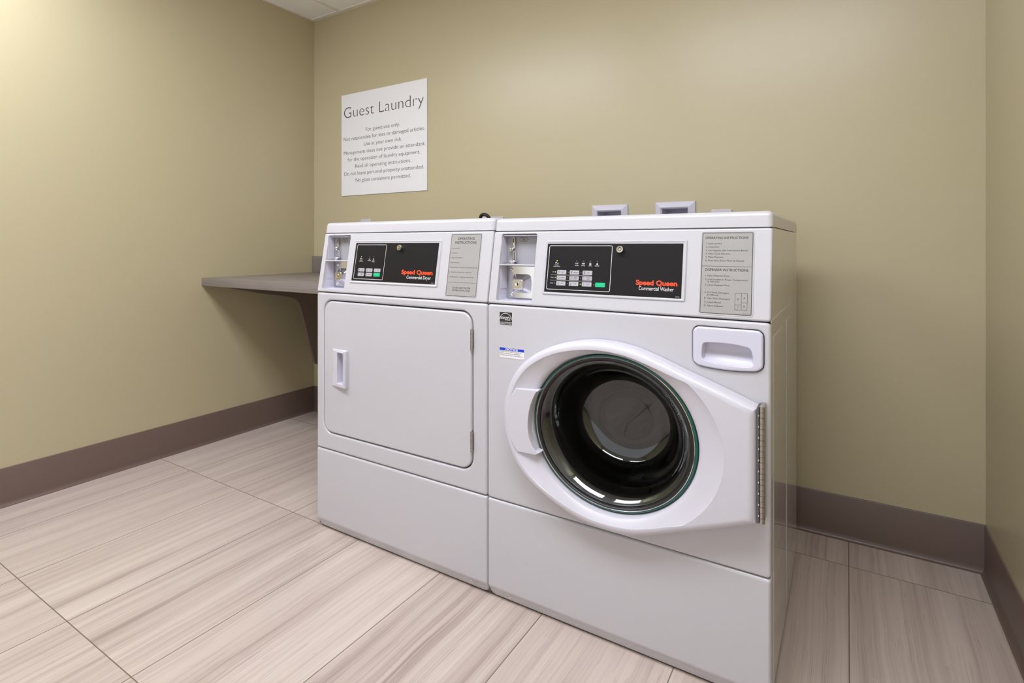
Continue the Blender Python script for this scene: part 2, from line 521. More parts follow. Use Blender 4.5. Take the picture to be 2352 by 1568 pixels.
# ------------------------------------------------------------------ recessed boxes and outlets on the far wall
for i, (a, b, c, d) in enumerate(BOX):
    t = empty('utility_box', ((a+b)/2, YB, (c+d)/2), ['white framed recessed wall box behind the washer, the smaller one nearer the dryer', 'white framed recessed wall box behind the washer, the larger one to the right'][i], 'wall box', 'recessed wall boxes')
    w2, h2 = (b-a)/2, (d-c)/2
    mb = MB(); o4 = lambda k: [(-w2+k, -h2+k), (w2-k, -h2+k), (w2-k, h2-k), (-w2+k, h2-k)]
    bridge(mb, TS, o4(0), 0, o4(.001), .006, 'lilac'); bridge(mb, TS, o4(.001), .006, o4(.0015), .0065, 'lilac')
    bridge(mb, TS, o4(.0015), .0065, o4(.021), .015, 'lilac'); bridge(mb, TS, o4(.021), .015, o4(.026), .011, 'lilac')
    bridge(mb, TS, o4(.026), .011, o4(.027), -.07, 'lilac')
    cap(mb, TS, [o4(.027)], -.07, 'lilac')
    mb.build('frame', t, 20)
    for s in ((-1, 1) if i else (0,)):
        mb = MB(); lathe(mb, TS, [(.011, -.07), (.011, -.05), (.007, -.048), (.007, -.03)], s*.022, -.03, 'brass', 14, capend=True)
        mb.build('valve', t)

def outlet(x, ztop, w, label, duplex=True, g=None):
    h = .115
    t = empty('wall_outlet', (x, YB, ztop-h/2), label, 'outlet', g)
    mb = MB(); panel(mb, TS, rrect(-w/2, w/2, -h/2, h/2, .004, 3), 0, .006, 'plastic', bev=.003)
    mb.build('cover_plate', t)
    n = max(1, round(w/.055))
    for i in range(n):
        cx = (i-(n-1)/2)*.046
        for cz in (-.02, .02):
            mb = MB(); panel(mb, TS, rrect(cx-.016, cx+.016, cz-.014, cz+.014, .008, 4), .006, .0075, 'plastic', bev=.0008)
            for sx in (-.006, .006): flat(mb, TS, rrect(cx+sx-.001, cx+sx+.001, cz-.003, cz+.005, .0004, 1), .0077, 'ink')
            flat(mb, TS, circle(cx, cz-.008, .0025, 10), .0077, 'ink')
            mb.build('socket', t)
    return t
outlet(-1.332, 1.0735, .074, 'white wall outlet plate above the left part of the dryer')
outlet(-.534, 1.0635, .112, 'wide white wall outlet plate behind the joint of the two machines with a black plug')
outlet(.434, 1.0635, .070, 'white wall outlet plate above the right part of the washer')
# plug and cord
t = empty('power_cord', (-.545, YB-.006, 1.05), 'black power cord looping up behind the joint between dryer and washer', 'cord')
mb = MB()
pts = []
for i in range(15):
    a = PI*1.0*i/14
    pts.append((-.0 + .024*math.cos(a)*-1, -.040-.012*math.sin(a), .0+.022*math.sin(a)))
pts = [(-.020, -.045, -.30), (-.022, -.042, -.10)] + pts + [(.030, -.042, -.06), (.030, -.03, -.20)]
pts = [(p[0], p[1], p[2]) for p in pts]
tube(mb, pts, .0075, 'cord', 12)
mb.build('cord', t)
mb = MB(); rbox(mb, -.010, .018, -.034, -.002, -.045, -.012, 'cord', .004); tube(mb, [(.004, -.03, -.028), (.014, -.042, -.035), (.024, -.043, -.045)], .0065, 'cord', 10); mb.build('plug', t)

# ------------------------------------------------------------------ the two machines
Z1, Z2 = .2675, .782
G = .0012      # half gap between machines

def toe_profile_panel(mb, x0, x1, ztop, zbot, k):
    """ kick panel: rounded top edge, foot turned back, rounded lower corners """
    o = rrect(x0, x1, zbot, ztop, .004, 3)
    # lower corners with a bigger radius
    R = .016; o = []
    for cx, cy, a0, r in ((x1-R, zbot+R, -PI/2, R), (x1-.003, ztop-.003, 0, .003), (x0+.003, ztop-.003, PI/2, .003), (x0+R, zbot+R, PI, R)):
        for i in range(7):
            a = a0+PI/2*i/6; o.append((cx+r*math.cos(a), cy+r*math.sin(a)))
    def T(u, v, n):
        b = .034
        if v < b: n = n - (b-v)*.62
        return (u, -n, v)
    # horizontal strips so that the bend is real
    panel(mb, T, o, -.03, 0, k, bev=.0055)
    mb.v = mb.v
    return

def machine(name, x0, label, washer):
    t = empty(name, (x0, 0, 0), label, 'washing machine' if washer else 'dryer')
    ZT, ZL = (.9745, 1.0090) if washer else (.9772, 1.0122)
    a, b = G, W-G
    # ---- cabinet shell with embossed sides
    mb = MB()
    zt = ZT-.001
    side = [(.012, .008), (D, .008), (D, zt), (.0365, zt), (.0085, Z2), (.008, Z2-.02), (.008, .05)]
    for xs, s in ((a+.0015, -1), (b-.0015, 1)):
        TSd = (lambda u, v, n, xs=xs, s=s: (xs+s*n, u, v))
        lo = side if s > 0 else list(reversed(side))
        cap(mb, TSd, [side], 0, 'cabside', s < 0)
        # pressed stiffening panels
        for (y0, y1, ztp) in ((.055, .318, .748), (.345, .565, .748)):
            rr = rrect(y0, y1, .02, ztp, .006, 3)
            f = (lambda u, v, n, xs=xs, s=s: (xs+s*n, u, v))
            rs = [(rr, 0), (inset(rr, .002), .0012), (inset(rr, .004), .0016), (inset(rr, .006), .0016)]
            for p, q in zip(rs, rs[1:]):
                if s > 0: bridge(mb, f, p[0], p[1], q[0], q[1], 'cabside')
                else: bridge(mb, f, list(reversed(p[0])), p[1], list(reversed(q[0])), q[1], 'cabside')
            cap(mb, f, [rs[-1][0]], .0016, 'cabside', s < 0)
        # seam under the console
        pts = [(xs+s*.0008, .010, Z2), (xs+s*.0008, D, Z2)]
        tube(mb, pts, .0014, 'cabside', 8)
    xa, xb = a+.0015, b-.0015
    mb.add([(xa, D, .008), (xb, D, .008), (xb, D, zt), (xa, D, zt)], [(0, 3, 2, 1)], 'cabside')
    mb.add([(xa, .012, .012), (xb, .012, .012), (xb, D, .012), (xa, D, .012)], [(0, 3, 2, 1)], 'gap')
    mb.add([(xa, .045, zt), (xb, .045, zt), (xb, D, zt), (xa, D, zt)], [(0, 1, 2, 3)], 'cabside')
    mb.build('cabinet', t)
    # inner bulkhead just behind the front panels (dark seams)
    mb = MB()
    hol = []
    if washer: hol = [circle(.3487, .5052, .184, 64, .184*.913)]
    panel(mb, FR(.028), [(xa+.001, .02), (xb-.001, .02), (xb-.001, Z2), (xa+.001, Z2)], -.002, 0, 'gap', holes=hol)
    mb.build('bulkhead', t)
    # ---- kick panel
    mb = MB()
    zb0 = .0125
    bend = .034
    xs_ = (a, b)
    R = .014
    # upper flat face with rounded top
    o = [(a, bend), (b, bend)]
    for cx, cy, a0 in ((b-.004, Z1-.0012-.004, 0), (a+.004, Z1-.0012-.004, PI/2)):
        for i in range(5):
            an = a0+PI/2*i/4; o.append((cx+.004*math.cos(an), cy+.004*math.sin(an)))
    # cross-section swept: columns across x with rounded vertical edges
    def rowpts(z, y, xin=0):
        e = .005
        pr = [(a+xin, y+e+.02), (a+xin, y+e), (a+xin+e*.29, y+e*.29), (a+xin+e, y), (a+xin+e+.0006, y), (b-xin-e-.0006, y), (b-xin-e, y), (b-xin-e*.29, y+e*.29), (b-xin, y+e), (b-xin, y+e+.02)]
        return [(p[0], p[1], z) for p in pr]
    rowsK = []
    zt1 = Z1-.0015
    for i in range(6):      # top rounding
        an = PI/2*i/5; rowsK.append((zt1-.0065*(1-math.cos(an)), .0065*(1-math.sin(an)), 0))
    rowsK.append((zt1-.0072, 0, 0)); rowsK.append((bend+.004, 0, 0))
    for i in range(1, 5):
        an = i/4; rowsK.append((bend+.004-.008*an, .0022*an*an, 0))
    rowsK += [(bend-.0046, .0027, 0), (.0240, .0064, .0), (.0180, .0092, .0004), (.0130, .0115, .0016), (.0090, .0132, .0038), (.0060, .0144, .0075), (.0046, .0150, .0125)]
    rowsK.append((.0042, .024, .0135))
    vs = []; nn = 10
    for z, y, xi in rowsK: vs += rowpts(z, y, xi)
    fs = [(j*nn+i, (j+1)*nn+i, (j+1)*nn+i+1, j*nn+i+1) for j in range(len(rowsK)-1) for i in range(nn-1)]
    mb.add([(p[0], p[1], p[2]) for p in rowpts(zt1, .03)]+rowpts(zt1, .0065), [(i, nn+i, nn+i+1, i+1) for i in range(nn-1)], 'enamel')
    mb.add(vs, fs, 'enamel')
    kp = mb.build('kick_panel', t, 50)
    for sx, sz in ((.0625, .0185), (.6265, .0185)):
        mb = MB(); TK = lambda u, v, n: (u, .0090-n, v)
        lathe(mb, TK, [(.0062, -.002), (.0062, .0005), (.0042, .0008), (.0042, .0028), (.0036, .0034)], sx, sz, 'chrome', 12, capend=True)
        mb.add([TK(sx-.003, sz-.0006, .0036), TK(sx+.003, sz-.0006, .0036), TK(sx+.003, sz+.0006, .0036), TK(sx-.003, sz+.0006, .0036)], [(0, 1, 2, 3)], 'ink')
        mb.build('screw', kp)
    # ---- feet
    for fx in (.05, W-.05):
        for fy in (.06, D-.05):
            mb = MB(); lathe(mb, lambda u, v, n: (u, v, n), [(.001, 0), (.019, 0), (.021, .004), (.012, .009), (.006, .010), (.006, .018)], fx, fy, 'foot', 16)
            mb.build('foot', t)
    # ---- front panel
    mb = MB()
    o = rrect(a, b, Z1+.0005, Z2-.0015, .0080, 5)
    if washer:
        dr = drawer_loop()
        hl = [circle(.3487, .5052, .188, 64, .188*.913), inset(dr, -.0018)]
        panel(mb, FRONT, o, -.026, 0, 'enamel', holes=hl, bev=.0052, hbev=.0028)
    else:
        dl = rrect(.0385, .6315, .3262, .7540, .034, 8)
        panel(mb, FRONT, o, -.026, 0, 'enamel', holes=[inset(dl, -.0035)], bev=.0065, hbev=.006)
    fp = mb.build('front_panel', t)
    # ---- console fascia (leaning)
    mb = MB()
    VT = (ZT-.783)/CA - .001
    o = rrect(a, b, .0008, VT, .0055, 4)
    if washer:
        rec = (.0262, .1335, .0085, .1868); bez = (.1635, .5115, .0325, .1675)
    else:
        rec = (.0215, .1270, .0115, .1885); bez = (.1525, .5070, .0352, .1705)
    rl = rrect(rec[0], rec[1], rec[2], rec[3], .0045, 4)
    panel(mb, CONS, o, -.012, 0, 'enamel', holes=[rl], bev=.0040, hbev=.0012)
    # stepped raised frame round the black overlay
    b0 = rrect(bez[0]-.003, bez[1]+.003, bez[2]-.003, bez[3]+.003, .0055, 4)
    st = [(b0, .0002), (inset(b0, .0012), -.0001), (inset(b0, .0022), .0016), (inset(b0, .0034), .0026), (inset(b0, .0058), .0026), (inset(b0, .0072), .0016), (inset(b0, .0096), .0014)]
    for p, q in zip(st, st[1:]): bridge(mb, CONS, p[0], p[1], q[0], q[1], 'enamel')
    cap(mb, CONS, [st[-1][0]], .0014, 'enamel')
    cons = mb.build('console', t)
    coin_slide(t, rec, washer)
    control_panel(t, bez, washer)
    instruction_label(t, washer)
    # ---- lid
    mb = MB()
    yf = .0335; r = .011
    bm = bmesh.new(); bmesh.ops.create_cube(bm, size=1)
    x_0, x_1, y_1, z_0 = a-.0005, b+.0005, .652, ZT+.0008
    for v in bm.verts:
        v.co = Vector((x_0 if v.co.x < 0 else x_1, yf if v.co.y < 0 else y_1, z_0 if v.co.z < 0 else ZL))
        if v.co.y < .1 and v.co.z > 1: v.co.y += .005
    top = [e for e in bm.edges if (all(v.co.z > 1 for v in e.verts) or abs(e.verts[0].co.z-e.verts[1].co.z) > .02) and not all(v.co.y > .5 for v in e.verts)]
    bmesh.ops.bevel(bm, geom=top, offset=r, segments=5, profile=.5, affect='EDGES')
    bm.verts.index_update()
    mb.add([v.co[:] for v in bm.verts], [tuple(v.index for v in f.verts) for f in bm.faces], 'enamel'); bm.free()
    mb.build('lid', t, 40)
    mb = MB(); rbox(mb, a+.006, b-.006, .042, .62, ZT-.004, ZT+.0012, 'grey', 0); mb.build('lid_seal', t)
    if washer: washer_front(t)
    else: dryer_front(t)
    return t

def drawer_loop():
    pts = []
    u0, u1, vt = .5315, .6682, .7640
    r = .013
    n = 14
    def bot(u): s = (u-u0)/(u1-u0); return .6835-.0075*4*s*(1-s)*.8
    for i in range(n+1):
        s = i/n; u = u0+r*.9+(u1-u0-1.8*r)*s
        pts.append((u, bot(u)))
    pts += [(u1-.005, .6860), (u1-.001, .6905), (u1, .6975)]
    for i in range(7):
        a = PI/2*i/6; pts.append((u1-r+r*math.cos(a), vt-r+r*math.sin(a)))
    for i in range(7):
        a = PI/2+PI/2*i/6; pts.append((u0+r+r*math.cos(a), vt-r+r*math.sin(a)))
    pts += [(u0, .6975), (u0+.001, .6905), (u0+.005, .6860)]
    return pts

# ---- coin acceptor niche
def coin_slide(t, rec, washer):
    u0, u1, v0, v1 = rec
    yb = .055
    mb = MB()
    def T(u, v, n): return CONS(u, v, n)
    # niche walls reach back to an upright back plate
    lo = rrect(u0, u1, v0, v1, .0045, 4)
    n = len(lo)
    A = [CONS(p[0], p[1], -.012) for p in lo]; B = [(p[0], yb, CONS(p[0], p[1], 0)[2]) for p in lo]
    mb.add(A+B, [(i, n+i, n+(i+1) % n, (i+1) % n) for i in range(n)], 'lilac')
    zlo, zhi = .783+v0*CA, .783+v1*CA
    mb.add([(u0, yb, zlo-.004), (u1, yb, zlo-.004), (u1, yb, zhi+.004), (u0, yb, zhi+.004)], [(0, 1, 2, 3)], 'plate')
    zd = .8855
    yd = (zd-.783)*SA/CA
    # liner plates on the left wall
    mb2 = MB()
    rbox(mb2, u0+.0002, u0+.0018, yd+.006, yb-.001, zlo+.03, zd-.002, 'lilac', .0004, 1)
    rbox(mb2, u0+.0002, u0+.0014, yd+.010, yb-.001, zd+.004, zhi-.002, 'lilac', .0004, 1)
    for k, (yy, zz) in enumerate(((.040, .94), (.043, .925), (.038, .91), (.041, .895), (.033, .872), (.045, .865), (.030, .85), (.044, .84), (.032, .832), (.025, .815), (.040, .818), (.030, .803), (.047, .80), (.022, .803))):
        if yy > (zz-.783)*SA/CA+.004:
            lathe(mb2, lambda u, v, n: (u0+.0014+n, u, v), [(.0011, 0), (.0008, .0006)], yy, zz, 'white', 8, capend=True)
    nic = mb.build('coin_niche', t)
    mb2.build('side_liner', nic)
    mb = MB(); rbox(mb, u0+.0004, u1-.0004, yd-.0005, yb-.0003, zd-.0022, zd+.0016, 'enamel', .0008, 2)
    mb.build('shelf', nic)
    mb = MB(); rbox(mb, u0+.004, u1-.001, .036, .050, zhi-.0056, zhi-.0030, 'lilac', .0008, 2); mb.build('top_flange', nic)
    TP = FR(yb)
    ox = u0+.0265
    # price badge
    mb = MB()
    hx, hz, hw, hh = u0+.0545, .9520, .0138, .0052
    hexl = [(hx-hw, hz), (hx-hw+.005, hz-hh), (hx+hw-.005, hz-hh), (hx+hw, hz), (hx+hw-.005, hz+hh), (hx-hw+.005, hz+hh)]
    panel(mb, TP, hexl, 0, .0004, 'label')
    frame_line(mb, TP, hexl, .0007, .0007, 'ink')
    text(mb, TP, '25\u00a2', hx, hz-.0019, .0042, 'ink', .0009, bold=.01)
    mb.build('price_badge', nic)
    # coin entry: bent slot guide, knob, upright slot and flange
    mb = MB()
    tube(mb, [(ox+.001, yb-.006, .9575), (ox+.0015, yb-.007, .950), (ox+.003, yb-.008, .938), (ox+.004, yb-.008, .932)], [.0030, .0034, .0036, .0030], 'brass', 10)
    tube(mb, [(ox+.002, yb-.0098, .955), (ox+.0028, yb-.011, .944)], .0011, 'ink', 8)
    tube(mb, [(ox+.004, yb-.008, .933), (ox-.002, yb-.008, .928), (ox-.006, yb-.008, .9265)], .0028, 'chrome', 10)
    lathe(mb, TP, [(.0062, .002), (.0062, .009), (.0050, .0105)], ox-.0075, .9262, 'chrome', 18, capend=True)
    lathe(mb, TP, [(.0034, .0105), (.0034, .0135), (.0026, .014)], ox-.0068, .9262, 'brass', 14, capend=True)
    rbox(mb, ox-.0015, ox+.0065, yb-.009, yb, .8945, .9215, 'chrome', .0018, 2)
    rbox(mb, ox+.0026, ox+.0050, yb-.0096, yb-.006, .8975, .9195, 'ink', .0005, 1)
    lathe(mb, lambda u, v, n: (u, v, n), [(.001, .8928), (.0120, .8928), (.0128, .8945), (.0120, .8962), (.005, .8966)], ox+.0005, yb-.013, 'chrome', 22, sy=.8)
    lathe(mb, lambda u, v, n: (u, v, n), [(.001, .8878), (.0060, .8880), (.0080, .8905), (.0060, .8930)], ox+.0005, yb-.013, 'chrome', 18, sy=.8)
    mb.build('coin_slot', nic)
    # vault plate and lock boss
    mb = MB()
    px0, px1, pz0, pz1 = u0+.010, u1+.012, zlo+.004, zd-.004
    panel(mb, TP, rrect(px0, u1-.001, pz0, pz1, .003, 3), 0, .0022, 'chrome', bev=.001)
    for zz in (pz0+.010, pz1-.011):
        lathe(mb, TP, [(.0052, .0022), (.0048, .0042), (.003, .0052), (.0022, .0045)], px0+.0095, zz, 'chrome', 16, capend=True)
    cx, cz = u0+.0500, .8345
    bs = rrect(cx-.0275, cx+.0275, cz-.0250, cz+.0250, .010, 6)
    b1 = rrect(cx-.0265, cx+.0265, cz-.0240, cz+.0240, .010, 6)
    b2 = rrect(cx-.0185, cx+.0185, cz-.0165, cz+.0165, .009, 6)
    b3 = rrect(cx-.0160, cx+.0160, cz-.0135, cz+.0135, .007, 6)
    sh = lambda l, dx: [(p[0]+dx, p[1]) for p in l]
    mb_r = [(bs, .0022), (bs, .0030), (b1, .0042), (b2, .0150), (b3, .0200), (b3, .0260), (inset(b3, .0014), .0275), (inset(b3, .002), .0275)]
    for p, q in zip(mb_r, mb_r[1:]): bridge(mb, TP, p[0], p[1], q[0], q[1], 'chrome')
    vp = mb.build('vault_plate', nic)
    mb = MB()
    cap(mb, TP, [inset(b3, .002)], .0275, 'brass')
    lathe(mb, TP, [(.0062, .0276), (.0056, .0282), (.0050, .0279)], cx-.001, cz, 'chrome', 18, capend=True)
    flat(mb, TP, rrect(cx-.0004, cx+.0022, cz-.0042, cz+.0042, .0008, 2), .0284, 'ink')
    mb.build('vault_lock', nic)

# ---- black overlay with keys
def control_panel(t, bez, washer):
    mb = MB()
    if washer: bl = (.1680, .5045, .0378, .1600); inn = (.1735, .3407, .0445, .1553); lk_ = (.3618, .1450)
    else: bl = (.1592, .4983, .0420, .1625); inn = (.1665, .2942, .0478, .1572); lk_ = (.3537, .1468)
    h0 = .0020
    panel(mb, CONS, rrect(*bl, .0006, 1), .0012, h0, 'black')
    n1 = h0+.00016
    frame_line(mb, CONS, rrect(*inn, .004, 4), .0011, n1, 'white')
    tx = h0+.00016
    if washer:
        text(mb, CONS, 'Speed Queen', .4485, .0648, .0105, 'red', tx, width=.0930, bold=.032)
        flat(mb, CONS, circle(.4964, .0658, .0007, 8), tx, 'red')
        text(mb, CONS, 'Commercial Washer', .4487, .0528, .0083, 'white', tx, width=.0785)
        text(mb, CONS, '804843', .4965, .0402, .0018, 'white', tx, align='C', asp=1.1)
    else:
        text(mb, CONS, 'Speed Queen', .4270, .0690, .0120, 'red', tx, width=.1190, bold=.032)
        flat(mb, CONS, circle(.4885, .0700, .0008, 8), tx, 'red')
        text(mb, CONS, 'Commercial Dryer', .4360, .0552, .0092, 'white', tx, width=.0925)
        text(mb, CONS, '511884', .4890, .0445, .0018, 'white', tx, align='C', asp=1.1)
    K = []
    if washer:
        leds = [(.1977, .1166, 1), (.2514, .1167, 0), (.2692, .1167, 0), (.2871, .1167, 0), (.3048, .1167, 0)]
        xs = [(.2003, .2252), (.2347, .2596), (.2688, .2938)]; ys = [(.0832, .0935), (.0695, .0795), (.0552, .0655)]
        names = [['LIGHT', 'MEDIUM', 'HEAVY'], ['NORMAL', 'PERM|PRESS', 'DELICATES|BULKY'], ['HOT', 'WARM', 'COLD']]
        lit = {(0, 0), (1, 0), (2, 2)}
        for r in range(3):
            for c in range(3):
                K.append((xs[c][0], xs[c][1], ys[r][0], ys[r][1], names[r][c], (r, c)))
                leds.append((xs[c][0]-.0042, (ys[r][0]+ys[r][1])/2, int((r, c) in lit)))
            text(mb, CONS, ['Soil', 'Cycle', 'Temp'][r], .1925 if r == 0 else .1912, (ys[r][0]+ys[r][1])/2-.0009, .0024, 'white', tx, align='R', asp=1.0)
        for yy in (.0808, .0672):
            flat(mb, CONS, [(.1832, yy), (.2935, yy), (.2935, yy+.0009), (.1832, yy+.0009)], tx, 'greyline')
        K.append((.3031, .3282, .0552, .0655, 'START', 's')); leds.append((.2994, .0602, 0))
        text(mb, CONS, 'INSERT', .1976, .1050, .0021, 'white', tx, asp=1.1)
        text(mb, CONS, 'COIN/CARD', .1978, .1013, .0021, 'white', tx, asp=1.1)
        for x, s in ((.2518, 'WASH'), (.2692, 'RINSE'), (.2871, 'SPIN'), (.3048, 'DOOR')): text(mb, CONS, s, x, .1045, .0024, 'white', tx, asp=1.05)
        # icons: hand with coin, tub, tub with water, spin dial, padlock
        for x in (.2516, .2692):
            lp = [(x-.0035, .1120), (x-.0029, .1092), (x+.0029, .1092), (x+.0035, .1120)]
            frame_line(mb, CONS, list(reversed(inset(lp, 0)))[::-1], .0006, tx, 'white')
            flat(mb, CONS, [(x-.0043, .1126), (x-.0043, .1119), (x-.0034, .1119), (x-.0034, .1126)][::-1], tx, 'white')
            flat(mb, CONS, [(x+.0034, .1119), (x+.0043, .1119), (x+.0043, .1126), (x+.0034, .1126)], tx, 'white')
        for i in range(3): flat(mb, CONS, [(.2665, .1098+i*.0007), (.2719, .1098+i*.0007), (.2719, .1101+i*.0007), (.2665, .1101+i*.0007)], tx, 'white')
        frame_line(mb, CONS, circle(.2871, .1106, .0026, 18), .0007, tx, 'white'); flat(mb, CONS, circle(.2871, .1103, .0009, 8), tx, 'white')
        flat(mb, CONS, [(.2845, .1079), (.2897, .1079), (.2897, .1086), (.2845, .1086)], tx, 'white')
        flat(mb, CONS, rrect(.3030, .3066, .1083, .1112, .0006, 2), tx, 'white'); frame_line(mb, CONS, circle(.3048, .1114, .0014, 14), .0005, tx, 'white')
        hx, hz = .1968, .1112
    else:
        leds = [(.1917, .1192, 1), (.2278, .1190, 0), (.2452, .1192, 0)]
        xs = [(.1845, .2113), (.2191, .2459), (.2534, .2803)]; ys = [(.0714, .0822), (.0573, .0683)]
        names = [['HIGH|TEMP', 'LOW|TEMP', 'NO|HEAT'], ['MED|TEMP', 'DELICATES', 'START']]
        for r in range(2):
            for c in range(3):
                K.append((xs[c][0], xs[c][1], ys[r][0], ys[r][1], names[r][c], 's' if names[r][c] == 'START' else (r, c)))
                leds.append((xs[c][0]-.0040, (ys[r][0]+ys[r][1])/2, 0))
        text(mb, CONS, 'INSERT', .1915, .1065, .0021, 'white', tx, asp=1.1)
        text(mb, CONS, 'COIN/CARD', .1915, .1030, .0021, 'white', tx, asp=1.1)
        text(mb, CONS, 'DRYING', .2275, .1055, .0025, 'white', tx, asp=1.0)
        text(mb, CONS, 'COOL', .2449, .1055, .0025, 'white', tx, asp=1.0)
        text(mb, CONS, 'DOWN', .2449, .1018, .0025, 'white', tx, asp=1.0)
        for q in (-1, 0, 1): flat(mb, CONS, [(.2268+q*.0017, .1095), (.2275+q*.0017, .1095), (.2282+q*.0017, .1135), (.2275+q*.0017, .1135)], tx, 'white')
        for an in range(3):
            c_, s_ = math.cos(an*PI/3), math.sin(an*PI/3)
            flat(mb, CONS, [(.2449-c_*.0028+s_*.0003, .1115-s_*.0028-c_*.0003), (.2449+c_*.0028+s_*.0003, .1115+s_*.0028-c_*.0003), (.2449+c_*.0028-s_*.0003, .1115+s_*.0028+c_*.0003), (.2449-c_*.0028-s_*.0003, .1115-s_*.0028+c_*.0003)], tx, 'white')
        hx, hz = .1905, .1127
    flat(mb, CONS, [(hx-.003, hz-.002), (hx-.001, hz-.0005), (hx+.0005, hz+.0014), (hx-.0012, hz+.0022), (hx-.003, hz+.0018)], tx, 'white')
    for q in range(2): frame_line(mb, CONS, circle(hx+.0022+q*.0026, hz-.0010, .0011, 10), .0004, tx, 'white')
    cp = mb.build('control_panel', t, label='black control overlay')
    for (x0, x1, y0, y1, s, key) in K:
        mb = MB(); g = key == 's'
        panel(mb, CONS, rrect(x0, x1, y0, y1, .0016, 4), h0, h0+.0005, 'green' if g else 'grey', bev=.0002, seg=1)
        nn = h0+.0007; xc, yc = (x0+x1)/2, (y0+y1)/2
        if g:
            text(mb, CONS, s, xc, yc+.0005, .0024, 'mint', nn, asp=1.05)
            frame_line(mb, CONS, circle(xc, yc-.0022, .0013, 12), .0004, nn, 'mint')
        else:
            pts = s.split('|'); xt = xc+.0035
            for i, w in enumerate(pts):
                wd_ = min((x1-x0)*.50, .0017*len(w)*1.05)
                text(mb, CONS, w, xt, yc-.0011+(.0019 if len(pts) == 2 else 0)-(.0037*i), .0022, 'ink', nn, width=wd_, bold=.01)
            xi = x0+.0052
            if washer and key[0] == 0:        # soiled shirts
                lp = [(xi-.0026, yc+.0016), (xi-.0018, yc+.0029), (xi+.0018, yc+.0029), (xi+.0026, yc+.0016), (xi+.0015, yc+.0008), (xi+.0015, yc-.0026), (xi-.0015, yc-.0026), (xi-.0015, yc+.0008)][::-1]
                frame_line(mb, CONS, lp, .0004, nn, 'ink')
                for q in range(1+key[1]*2): flat(mb, CONS, circle(xi+[-.0003, .0008, -.0009, .0004, .0012][q % 5], yc+[.0012, -.0002, -.001, .0018, -.0016][q % 5], .0006, 6), nn, 'ink')
            elif washer and key[0] == 1:
                if key[1] == 0: lp = [(xi-.0032, yc+.0010), (xi-.0018, yc+.0026), (xi+.0018, yc+.0026), (xi+.0032, yc+.0010), (xi+.0020, yc+.0004), (xi+.0020, yc-.0026), (xi-.0020, yc-.0026), (xi-.0020, yc+.0004)][::-1]; frame_line(mb, CONS, lp, .0004, nn, 'ink')
                elif key[1] == 1:
                    frame_line(mb, CONS, rrect(xi-.003, xi+.003, yc-.0028, yc+.0028, .0006, 2), .0004, nn, 'ink'); flat(mb, CONS, [(xi-.0012, yc+.0024), (xi, yc+.0004), (xi+.0012, yc+.0024)], nn, 'ink')
                else:
                    for q in (-.0016, .0016): frame_line(mb, CONS, circle(xi-.001, yc+q, .0013, 8), .0004, nn, 'ink')
            else:                               # thermometer
                full = {'HOT': 1, 'WARM': .6, 'COLD': 0}.get(s, [.9, .5, .1][key[1] % 3])
                frame_line(mb, CONS, rrect(xi-.0007, xi+.0007, yc-.0022, yc+.0032, .0006, 2), .0003, nn, 'ink')
                flat(mb, CONS, circle(xi, yc-.0026, .0011, 10), nn, 'ink' if full else 'greyline')
                if full: flat(mb, CONS, [(xi-.0005, yc-.0022), (xi+.0005, yc-.0022), (xi+.0005, yc-.0022+.005*full), (xi-.0005, yc-.0022+.005*full)], nn+.0001, 'ink')
        mb.build('button', cp, **({'label': 'green start button'} if g else {}))
    for x, y, on in leds:
        mb = MB(); r = .00125 if washer else .0010
        lathe(mb, CONS, [(r, h0), (r*.9, h0+.0006)], x, y, 'ledon' if on else 'ledoff', 10, capend=True)
        mb.build('indicator_lamp', cp, **({'label': 'lit green lamp'} if on else {}))
    # tubular key lock
    mb = MB(); x, y = lk_
    r = .0085
    lathe(mb, CONS, [(r, h0), (r, .010), (r*.93, .0115), (r*.55, .0118)], x, y, 'chrome', 28)
    lathe(mb, CONS, [(r*.56, .0118), (r*.56, .0108), (r*.40, .0108), (r*.40, .0118)], x, y, 'ink', 24)
    lathe(mb, CONS, [(r*.93, .01155), (r*.56, .0119)], x, y, 'brass', 24)
    lathe(mb, CONS, [(r*.40, .0119), (r*.1, .0121)], x, y, 'brass', 20, capend=True)
    flat(mb, CONS, [(x-.0007, y+r*.4), (x+.0007, y+r*.4), (x+.0007, y+r*.75), (x-.0007, y+r*.75)], .0125, 'ink')
    mb.build('key_lock', cp)

